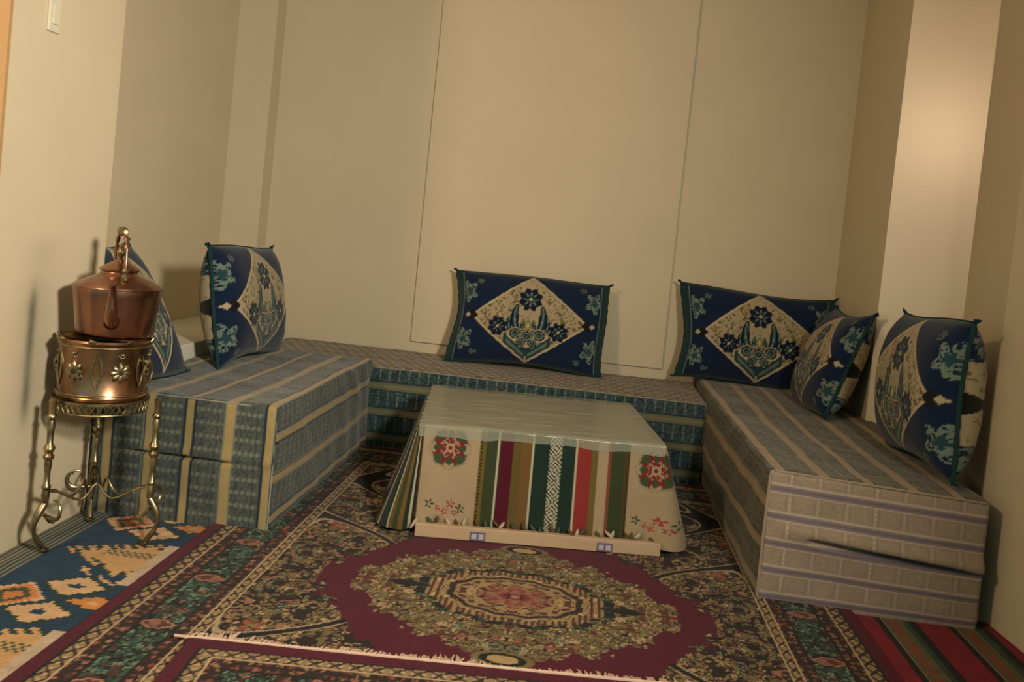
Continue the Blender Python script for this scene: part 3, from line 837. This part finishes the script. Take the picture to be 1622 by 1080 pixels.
CRT = lin(146, 128, 102); OLT = lin(86, 80, 44); GRT = lin(48, 56, 34); DGT = lin(23, 41, 34); MRT = lin(70, 13, 31); GLD = lin(98, 72, 38); RDT = lin(122, 42, 38); WHT = lin(160, 154, 134)
def zs(z): return (z - 250) / 1190.0
CUTS = [(250, 285, lin(62, 54, 32)), (285, 552, CRT), (552, 580, lin(92, 78, 36)), (580, 636, GRT), (636, 645, WHT), (645, 652, DGT), (652, 710, MRT), (710, 750, lin(84, 72, 36)), (750, 800, GLD),
        (800, 810, WHT), (810, 880, DGT), (880, 946, DGT), (946, 1005, DGT), (1005, 1014, WHT), (1014, 1085, RDT), (1085, 1116, lin(92, 80, 40)), (1116, 1165, CRT), (1165, 1176, lin(110, 60, 44)),
        (1176, 1242, GRT), (1242, 1268, lin(66, 56, 30)), (1268, 1478, CRT), (1478, 1540, lin(66, 56, 30))]
def medal(c, X, D, cx, cy, r):
    q = flower_mask(X, D, cx, cy, r, 8, 0, 0.04)
    put(c, q < 1.0, lin(52, 66, 44)); put(c, (q < 1.0) & (q > 0.9), CRT * 0.8)
    q = flower_mask(X, D, cx, cy, r * 0.95, 4, 0.0, 0.28); put(c, q < 1, CRT * 0.95); put(c, q < 0.8, lin(52, 66, 44))
    q = flower_mask(X, D, cx, cy, r * 0.98, 8, PI, 0.30); put(c, (q < 0.78), lin(108, 26, 32)); put(c, (q < 0.5) & (q > 0.42), CRT)
    put(c, (np.abs(np.abs(X - cx) - np.abs(D - cy)) < r * 0.06) & (q < 0.78), CRT)
    d = np.hypot(X - cx, D - cy); put(c, d < r * 0.2, CRT); put(c, d < r * 0.1, lin(108, 26, 32))
def front_colour(s, D):
    """s 0..1 over the front, D metres down from the table edge"""
    z = 250 + s * 1190
    c = np.zeros(s.shape + (3,)); c[:] = lin(66, 56, 30)
    for a, b, k in CUTS: put(c, (z >= a) & (z < b), k)
    # woven white lozenge chain in the middle
    m = (z >= 884) & (z < 942); u = np.abs((z - 913) / 29); v = np.mod(D, 0.075) / 0.075
    a = np.mod(u + np.abs(v - 0.5) * 3.2, 0.62); put(c, m & (a < 0.34), WHT)
    # dotted dark edges
    for e0, e1 in ((250, 285), (552, 572), (1250, 1268), (1478, 1500)):
        put(c, (z > e0 + 6) & (z < e1 - 4) & (np.mod(D, 0.012) < 0.006), lin(24, 22, 18))
    X = s * TW
    medal(c, X, D, zs(412) * TW, 0.068, 0.078)
    medal(c, X, D, zs(1395) * TW, 0.085, 0.078)
    for cx in (412, 1385):
        cc = zs(cx) * TW
        for k, (ox, oy, r, col) in enumerate(((-0.055, 0.262, 0.018, lin(50, 66, 40)), (0.02, 0.258, 0.017, lin(130, 36, 40)), (0.055, 0.272, 0.018, lin(50, 60, 34)), (0.0, 0.285, 0.014, lin(140, 50, 46)), (-0.025, 0.275, 0.012, lin(130, 50, 46)), (0.035, 0.288, 0.012, lin(120, 40, 36)))):
            q = flower_mask(X, D, cc + ox, oy, r, 5, k, 0.4); put(c, q < 1, col); put(c, q < 0.35, CRT)
    return c
def side_colour(p, D):
    c = np.zeros(p.shape + (3,)); c[:] = GRT * 0.8
    u = np.mod(p, 0.24) / 0.24
    for a, b, k in ((0, .10, lin(30, 26, 18)), (.10, .20, WHT * 0.9), (.20, .34, DGT), (.34, .48, GLD), (.48, .62, GRT), (.62, .74, lin(84, 72, 36)), (.74, .80, WHT), (.80, 1.0, DGT)):
        put(c, (u >= a) & (u < b), k)
    return c

def make_cloth():
    rc = 0.025; a, b = TW / 2 + 0.004, TD / 2 + 0.004
    pts = []; nrm = []; tagp = []; flare = []; prm = []
    def seg(p0, p1, n, N_, kind, f):
        for k in range(n):
            s = k / n
            pts.append((p0[0] + (p1[0] - p0[0]) * s, p0[1] + (p1[1] - p0[1]) * s)); nrm.append(N_); tagp.append(kind); flare.append(f); prm.append(s)
    def arc(c, a0, a1, n, f0, f1, kind):
        for k in range(n):
            s = k / n; ang = a0 + (a1 - a0) * s
            pts.append((c[0] + rc * math.cos(ang), c[1] + rc * math.sin(ang))); nrm.append((math.cos(ang), math.sin(ang))); tagp.append(kind)
            flare.append(f0 + (f1 - f0) * s + 0.03 * math.sin(PI * s)); prm.append(s)
    FF, FS, FB = 0.060, 0.095, 0.05
    seg((-a + rc, -b), (a - rc, -b), 230, (0, -1), 0, FF)
    arc((a - rc, -b + rc), -PI / 2, 0, 20, FF, FS, 4)
    seg((a, -b + rc), (a, b - rc), 110, (1, 0), 1, FS)
    arc((a - rc, b - rc), 0, PI / 2, 14, FS, FB, 5)
    seg((a - rc, b), (-a + rc, b), 60, (0, 1), 2, FB)
    arc((-a + rc, b - rc), PI / 2, PI, 14, FB, FS, 5)
    seg((-a, b - rc), (-a, -b + rc), 110, (-1, 0), 3, FS)
    arc((-a + rc, -b + rc), PI, 1.5 * PI, 70, FS, FF, 6)
    P = np.array(pts); Nn = np.array(nrm); K = np.array(tagp); FL = np.array(flare); PR = np.array(prm); n = len(P)
    # smooth flare along the edge so the cloth opens gradually
    for _ in range(60): FL = (np.roll(FL, 1) + 2 * FL + np.roll(FL, -1)) / 4
    plen = np.concatenate([[0], np.cumsum(np.hypot(*(np.roll(P, -1, 0) - P).T))[:-1]])
    hem = np.where(K == 0, 0.330, 0.354); 
    for _ in range(80): hem = (np.roll(hem, 1) + 2 * hem + np.roll(hem, -1)) / 4
    rows = []; cols = []
    for k in np.linspace(0, 1, 9)[:-1]:              # top, from the middle out
        q = P * k
        zz = np.full(n, TH + 0.001) + 0.002 * (fbm(q[:, 0] * 9, q[:, 1] * 9, 3) - 0.5)
        rows.append(np.column_stack([q, zz]))
        cc = np.zeros((n, 3)); cc[:] = CRT * 0.92
        put(cc, np.clip(fbm(q[:, 0] * 3, q[:, 1] * 26, 5) * 2 - 0.8, 0, 1) * 0.5, lin(120, 122, 92)); cols.append(cc)  # grey-green streaks coloured in for reflections on the plastic sheet
    for d in np.linspace(0, 1, 100):
        D = hem * d
        wv = 0.016 * np.sin(plen * 21 + 1.0) * (K != 0) + 0.006 * np.sin(plen * 13 + 0.6) + 0.004 * np.sin(plen * 47)
        curl = 0.010 * np.clip((d - 0.9) / 0.1, 0, 1) * np.sin(plen * 60)
        off = FL * d ** 1.1 + wv * d + curl + 0.004 * min(1, d * 12)
        q = P + Nn * off[:, None]
        zz = TH + 0.001 - D - 0.003 * (1 - np.exp(-d * 30))
        rows.append(np.column_stack([q, zz]))
        s = (P[:, 0] + TW / 2) / TW
        s = np.where(K == 4, 0.975 + 0.06 * PR, s)
        sx = np.where(K == 6, -0.03 + 0.03 * PR, s)
        cc = front_colour(np.where((K == 0) | (K == 4) | (K == 6), sx, 0), D)
        sc = side_colour(np.where(K == 3, TD - PR * TD, PR * TD), D)
        m = (K == 1) | (K == 2) | (K == 3) | (K == 5); cc[m] = sc[m]
        fold = side_colour((1 - PR) * 0.40, D); m = K == 6; cc[m] = fold[m]
        cols.append(cc)
    R = len(rows); V = np.concatenate(rows); C = np.concatenate(cols)
    i = np.arange(R - 1)[:, None] * n; j = np.arange(n)[None, :]; j2 = (j + 1) % n
    F = np.stack([i + j, i + n + j, i + n + j2, i + j2], -1).reshape(-1, 4)
    me = mesh_np('cloth', V, F, C)
    # front hem line for the tassels
    last = rows[-1][K == 0]
    return me, last
t = empty('tablecloth', (TX, TY, 0), TRZ)
tag(t, 'striped tablecloth with red and green rosettes draped over the low table', 'tablecloth')
me, hemline = make_cloth()
link('cloth', me, M_cloth, t)
rr = random.Random(8)
M_tas = [paint('tassel_cream', (0.42, 0.34, 0.24), 0.95, 0.1), paint('tassel_green', (0.05, 0.08, 0.05), 0.95, 0.1), paint('tassel_brown', (0.10, 0.06, 0.03), 0.95, 0.1)]
for k in range(26):
    p = hemline[int((k + 0.5) / 26 * len(hemline))]
    x, y, z = p[0] + rr.uniform(-.004, .004), p[1] - 0.006, p[2] + 0.026
    l = rr.uniform(0.016, 0.034); dx = rr.uniform(-0.030, 0.030)
    MB().tube([(x, y + 0.002, z), (x + dx * 0.3, y - 0.008, z - l * 0.25), (x + dx * 0.7, y - 0.012, z - l * 0.7), (x + dx, y - 0.010, z - l)], [0.003, 0.0062, 0.0055, 0.002], 7).build('tassel', M_tas[rr.choice((0, 1, 1, 2, 2))], t, True)

# clear crumpled plastic over the top
mP, nt, N, L, b = new_mat('clear_plastic')
b.inputs['Base Color'].default_value = (0.40, 0.43, 0.34, 1); b.inputs['Roughness'].default_value = 0.22
b.inputs['Alpha'].default_value = 0.42; b.inputs['Specular IOR Level'].default_value = 0.6
X, Y = np.meshgrid(np.linspace(-TW / 2 + 0.006, TW / 2 - 0.006, 120), np.linspace(-0.04, TD, 110), indexing='ij')
Z = TH + 0.007 + 0.010 * np.abs(fbm(X * 5, Y * 14, 21, 3) - 0.5) * (0.4 + fbm(X * 2, Y * 2, 9))
yy = np.where(Y < 0, -0.012, Y) - TD / 2
Z = np.where(Y < 0, TH + 0.008 + Y * (0.75 + 0.5 * fbm(X * 9, X * 0, 3)), Z)
yy = np.where(Y < 0, -TD / 2 - 0.012 - 0.006 * fbm(X * 15, Y * 30, 2), yy)
me = mesh_np('plastic_cover', np.stack([X, yy, Z], -1).reshape(-1, 3), grid_faces(120, 110))
o = link('plastic_cover', me, mP)
o.location = (TX, TY, 0); o.rotation_euler = (0, 0, TRZ)
tag(o, 'clear crumpled plastic sheet lying over the tablecloth top', 'cover')

# ------------------------------------------------------------------ kettle, brazier and stand
SX, SY = -1.470, 2.565
t = empty('brazier_stand', (SX, SY, 0))
tag(t, 'brass tripod stand with turned legs and scroll feet holding the brazier', 'stand')
LEGS = [(-1.535, 2.420), (-1.560, 2.715), (-1.288, 2.575)]
prof = [(0.006, 0.155), (0.010, 0.16), (0.012, 0.185), (0.0095, 0.20), (0.013, 0.205), (0.013, 0.212), (0.009, 0.217), (0.0085, 0.25), (0.011, 0.275), (0.010, 0.29), (0.015, 0.296), (0.016, 0.303), (0.010, 0.311),
        (0.013, 0.317), (0.017, 0.326), (0.013, 0.336), (0.009, 0.342), (0.0095, 0.375), (0.012, 0.40), (0.009, 0.412), (0.014, 0.418), (0.014, 0.425), (0.009, 0.431), (0.010, 0.46), (0.012, 0.472), (0.004, 0.478)]
for lx, ly in LEGS:
    x, y = lx - SX, ly - SY
    lg = MB().lathe(prof, 18, (x, y, 0)).build('leg', M_brass, t, True)
    ox, oy = x / math.hypot(x, y), y / math.hypot(x, y)
    sx_, sy_ = -oy, ox
    # lower scroll: swells out from the leg, sweeps to the floor
    path = []; rad = []
    for k in range(15):
        s = k / 14
        path.append((x + ox * 0.030 * math.sin(s * PI * 1.1), y + oy * 0.030 * math.sin(s * PI * 1.1), 0.158 - 0.146 * s)); rad.append(0.0105 - 0.004 * s + 0.002 * math.sin(s * 9))
    MB().tube(path, rad, 10).build('foot', M_brass, lg, True)
    MB().lathe([(0.004, 0.008), (0.013, 0.009), (0.014, 0.016), (0.006, 0.022)], 14, (path[-1][0], path[-1][1], 0)).build('foot_pad', M_brass, lg, True)
    # upturned hook
    path = []; rad = []
    for k in range(19):
        a = -PI * 0.55 + k / 18 * PI * 1.15
        path.append((x + sx_ * (0.050 + 0.026 * math.cos(a)) * (1 if k else 0.15), y + sy_ * (0.050 + 0.026 * math.cos(a)) * (1 if k else 0.15), 0.150 + 0.028 * math.sin(a))); rad.append(0.0062 - 0.003 * k / 18)
    MB().tube(path, rad, 8).build('hook', M_brass, lg, True)
    path = [(x, y, 0.125), (x - ox * 0.02, y - oy * 0.02, 0.098), (x - ox * 0.032, y - oy * 0.032, 0.092), (x - ox * 0.04, y - oy * 0.04, 0.102)]
    MB().tube(path, [0.006, 0.0055, 0.005, 0.003], 8).build('spur', M_brass, lg, True)
# curved braces between the legs
for k in range(3):
    p, q = LEGS[k], LEGS[(k + 1) % 3]
    path = []
    for i in range(17):
        s = i / 16; m = 1 - 0.55 * math.sin(PI * s)
        path.append(((p[0] + (q[0] - p[0]) * s - SX) * m, (p[1] + (q[1] - p[1]) * s - SY) * m, 0.175 + 0.022 * math.cos(4 * PI * s)))
    MB().tube(path, 0.0042, 8).build('brace', M_brass, t, True)
# pierced gallery ring
GR = 0.135
g = MB()
for z in (0.432, 0.466):
    g.tube([(GR * math.cos(2 * PI * k / 48), GR * math.sin(2 * PI * k / 48), z) for k in range(49)], 0.004, 8, False)
gal = g.build('gallery_rail', M_brassdk, t, True)
g = MB()
for k in range(44):
    a0 = 2 * PI * k / 44
    for s in (-1, 1):
        a1 = a0 + s * 2 * PI / 44
        g.tube([(GR * math.cos(a0), GR * math.sin(a0), 0.433), (GR * math.cos((a0 + a1) / 2) * 1.01, GR * math.sin((a0 + a1) / 2) * 1.01, 0.449), (GR * math.cos(a1), GR * math.sin(a1), 0.465)], 0.0024, 5)
tag(g.build('gallery_lattice', M_brassdk, gal, True), 'pierced brass lattice', None, None, None)
MB().lathe([(0.095, 0.462), (0.141, 0.462), (0.141, 0.4695), (0.095, 0.4695)], 48, (0, 0, 0), False).build('tray_ring', M_brassdk, t, True)

t = empty('charcoal_brazier', (SX, SY, 0.470)); t.scale = (0.93, 0.93, 1.0)
tag(t, 'round copper and brass brazier with pierced flowers standing on the tripod', 'brazier')
MB().lathe([(0.120, 0.0), (0.139, 0.002), (0.141, 0.010), (0.137, 0.016), (0.138, 0.09), (0.141, 0.166), (0.147, 0.172), (0.149, 0.180), (0.145, 0.186), (0.139, 0.184), (0.132, 0.165), (0.130, 0.02), (0.0, 0.018)], 56, (0, 0, 0), False).build('drum', M_drum, t, True)
for z in (0.020, 0.166):
    MB().tube([(0.141 * math.cos(2 * PI * k / 56), 0.141 * math.sin(2 * PI * k / 56), z) for k in range(57)], 0.0035, 8, False).build('band', M_brass, t, True)
MB().lathe([(0.0, 0.120), (0.128, 0.128), (0.130, 0.150), (0.05, 0.168), (0.0, 0.17)], 40, (0, 0, 0), False).build('charcoal_grate', M_dark, t, True)
VDIR = math.atan2(-SY, -SX)             # towards the room
def on_drum(R, a, u, v, zc, out):
    """point on the drum wall, u sideways, v up"""
    aa = a + u / R
    return ((R + out) * math.cos(aa), (R + out) * math.sin(aa), zc + v)
def rosette(a, zc, r, n, parent, name='rosette'):
    mb = MB()
    for k in range(n):
        ph = 2 * PI * k / n
        ring = []
        for i in range(10):
            b_ = 2 * PI * i / 10
            u = r * 0.62 + r * 0.40 * math.cos(b_); v = r * 0.24 * math.sin(b_)
            ring.append((u * math.cos(ph) - v * math.sin(ph), u * math.sin(ph) + v * math.cos(ph)))
        V = [on_drum(0.139, a, u, v, zc, 0.0005) for u, v in ring] + [on_drum(0.139, a, u * 0.96, v * 0.8, zc, 0.006) for u, v in ring] + [on_drum(0.139, a, r * 0.62 * math.cos(ph), r * 0.62 * math.sin(ph), zc, 0.009)]
        F = [(i, (i + 1) % 10, 10 + (i + 1) % 10, 10 + i) for i in range(10)] + [(10 + i, 10 + (i + 1) % 10, 20) for i in range(10)]
        mb.add(V, F)
    ro = mb.build(name, M_brass, parent, True)
    mb = MB(); ring = [(r * 0.26 * math.cos(2 * PI * i / 12), r * 0.26 * math.sin(2 * PI * i / 12)) for i in range(12)]
    V = [on_drum(0.139, a, u, v, zc, 0.0005) for u, v in ring] + [on_drum(0.139, a, u * .7, v * .7, zc, 0.010) for u, v in ring]
    mb.add(V, [(i, (i + 1) % 12, 12 + (i + 1) % 12, 12 + i) for i in range(12)] + [tuple(range(12, 24))])
    mb.build('boss', M_dark, ro, True)
    return ro
for k in range(6):
    a = VDIR + 0.38 + k * 2 * PI / 6
    rosette(a, 0.092, 0.033, 8, t)
    rosette(a, 0.142, 0.012, 6, t, 'small_rosette')
    # leafy sprays between the flowers
    a2 = a + PI / 6
    for s in (-1, 1):
        pth = [on_drum(0.139, a2, s * 0.012 * math.sin(i / 8 * PI) + s * 0.006 * i / 8, -0.05 + 0.10 * i / 8, 0.092, 0.002) for i in range(9)]
        MB().tube(pth, [0.002, 0.003, 0.004, 0.0045, 0.004, 0.003, 0.004, 0.003, 0.001], 7).build('leaf_spray', M_brass, t, True)
for a in (VDIR + 1.02, VDIR - 2.1):
    # hinged ring handle on a bracket
    c = Vector(on_drum(0.139, a, 0, 0, 0.088, 0.014)); tang = Vector((-math.sin(a), math.cos(a), 0)); rad_ = Vector((math.cos(a), math.sin(a), 0))
    br = MB().tube([on_drum(0.139, a, 0, 0.032, 0.088, 0.0), on_drum(0.139, a, 0, 0.034, 0.088, 0.014), on_drum(0.139, a, 0, 0.028, 0.088, 0.018)], [0.008, 0.007, 0.006], 10).build('handle_bracket', M_brass, t, True)
    pth = [tuple(c + tang * 0.027 * math.cos(2 * PI * k / 24) + Vector((0, 0, 1)) * 0.030 * math.sin(2 * PI * k / 24) + rad_ * 0.006) for k in range(25)]
    MB().tube(pth, 0.0042, 8, False).build('ring_handle', M_brass, t, True)
for k in range(8):
    a = VDIR - 1.05 + k * 2 * PI / 8
    V = []
    mb = MB()
    mb.tube([on_drum(0.146, a, -0.012, 0, 0.181, 0), on_drum(0.146, a, -0.005, 0.006, 0.183, 0.003), on_drum(0.146, a, 0.003, 0.002, 0.184, 0.004), on_drum(0.146, a, 0.012, 0.004, 0.182, 0)], [0.003, 0.006, 0.005, 0.003], 8)
    mb.build('rim_leaf', M_brassdk, t, True)

KX, KY, KZ = SX + 0.024, SY + 0.002, 0.663
t = empty('copper_kettle', (KX, KY, KZ)); t.scale = (0.93, 0.93, 1.02)
tag(t, 'shiny copper kettle with tall arched handle sitting on the brazier', 'kettle')
MB().lathe([(0.0, 0.0), (0.112, 0.0), (0.119, 0.004), (0.122, 0.012), (0.129, 0.07), (0.136, 0.125), (0.139, 0.145), (0.138, 0.153), (0.132, 0.158), (0.105, 0.170), (0.080, 0.180), (0.062, 0.188), (0.058, 0.196), (0.060, 0.200), (0.054, 0.201), (0.050, 0.19), (0.0, 0.185)], 64, (0, 0, 0), False).build('body', M_copper, t, True)
MB().tube([(0.1385 * math.cos(2 * PI * k / 64), 0.1385 * math.sin(2 * PI * k / 64), 0.150) for k in range(65)], 0.0028, 8, False).build('shoulder_seam', M_copper, t, True)
MB().lathe([(0.0, 0.192), (0.052, 0.196), (0.063, 0.200), (0.064, 0.205), (0.050, 0.214), (0.030, 0.224), (0.014, 0.231), (0.008, 0.236)], 40, (0, 0, 0), False).build('lid', M_copper, t, True)
MB().lathe([(0.006, 0.232), (0.007, 0.240), (0.013, 0.248), (0.015, 0.256), (0.011, 0.265), (0.005, 0.270), (0.007, 0.275), (0.003, 0.282), (0.0005, 0.283)], 20).build('lid_knob', M_brass, t, True)
ka = VDIR - 0.10
kd = Vector((math.cos(ka), math.sin(ka), 0)); kt = Vector((-math.sin(ka), math.cos(ka), 0))
# spout: rises from the belly on the room side and bends over the shoulder
pth = [kd * 0.118 + Vector((0, 0, 0.055)), kd * 0.140 + Vector((0, 0, 0.058)), kd * 0.160 + Vector((0, 0, 0.075)), kd * 0.168 + Vector((0, 0, 0.105)), kd * 0.170 + Vector((0, 0, 0.135)), kd * 0.180 + Vector((0, 0, 0.160)), kd * 0.196 + Vector((0, 0, 0.176))]
MB().tube([tuple(p) for p in pth], [0.026, 0.025, 0.021, 0.016, 0.0125, 0.011, 0.012], 16).build('spout', M_copper, t, True)
# handle: two uprights, arch and a turned grip with a small finial
hd = (kd * math.cos(0.30) + kt * math.sin(0.30))
up = Vector((0, 0, 1))
pl = []
for k in range(33):
    a = PI * k / 32
    wdt = 0.082 + 0.006 * math.sin(a)
    pl.append(tuple(hd * (wdt * math.cos(a)) + up * (0.185 + 0.135 * math.sin(a) ** 0.55)))
rads = [0.0062 + 0.0016 * math.sin(k * 1.6) for k in range(33)]
hn = MB().tube(pl, rads, 10).build('handle', M_copper, t, True)
for s in (-1, 1):
    c = hd * (0.082 * s)
    MB().lathe([(0.013, 0.176), (0.014, 0.186), (0.008, 0.194), (0.011, 0.204), (0.006, 0.212)], 14, (c.x, c.y, 0)).build('handle_socket', M_brass, hn, True)
g = [tuple(hd * x + up * (0.3205 + 0.0 * x)) for x in np.linspace(-0.045, 0.045, 15)]
MB().tube(g, [0.007, 0.010, 0.012, 0.009, 0.012, 0.014, 0.012, 0.015, 0.012, 0.014, 0.012, 0.009, 0.012, 0.010, 0.007], 12).build('grip', M_brass, hn, True)
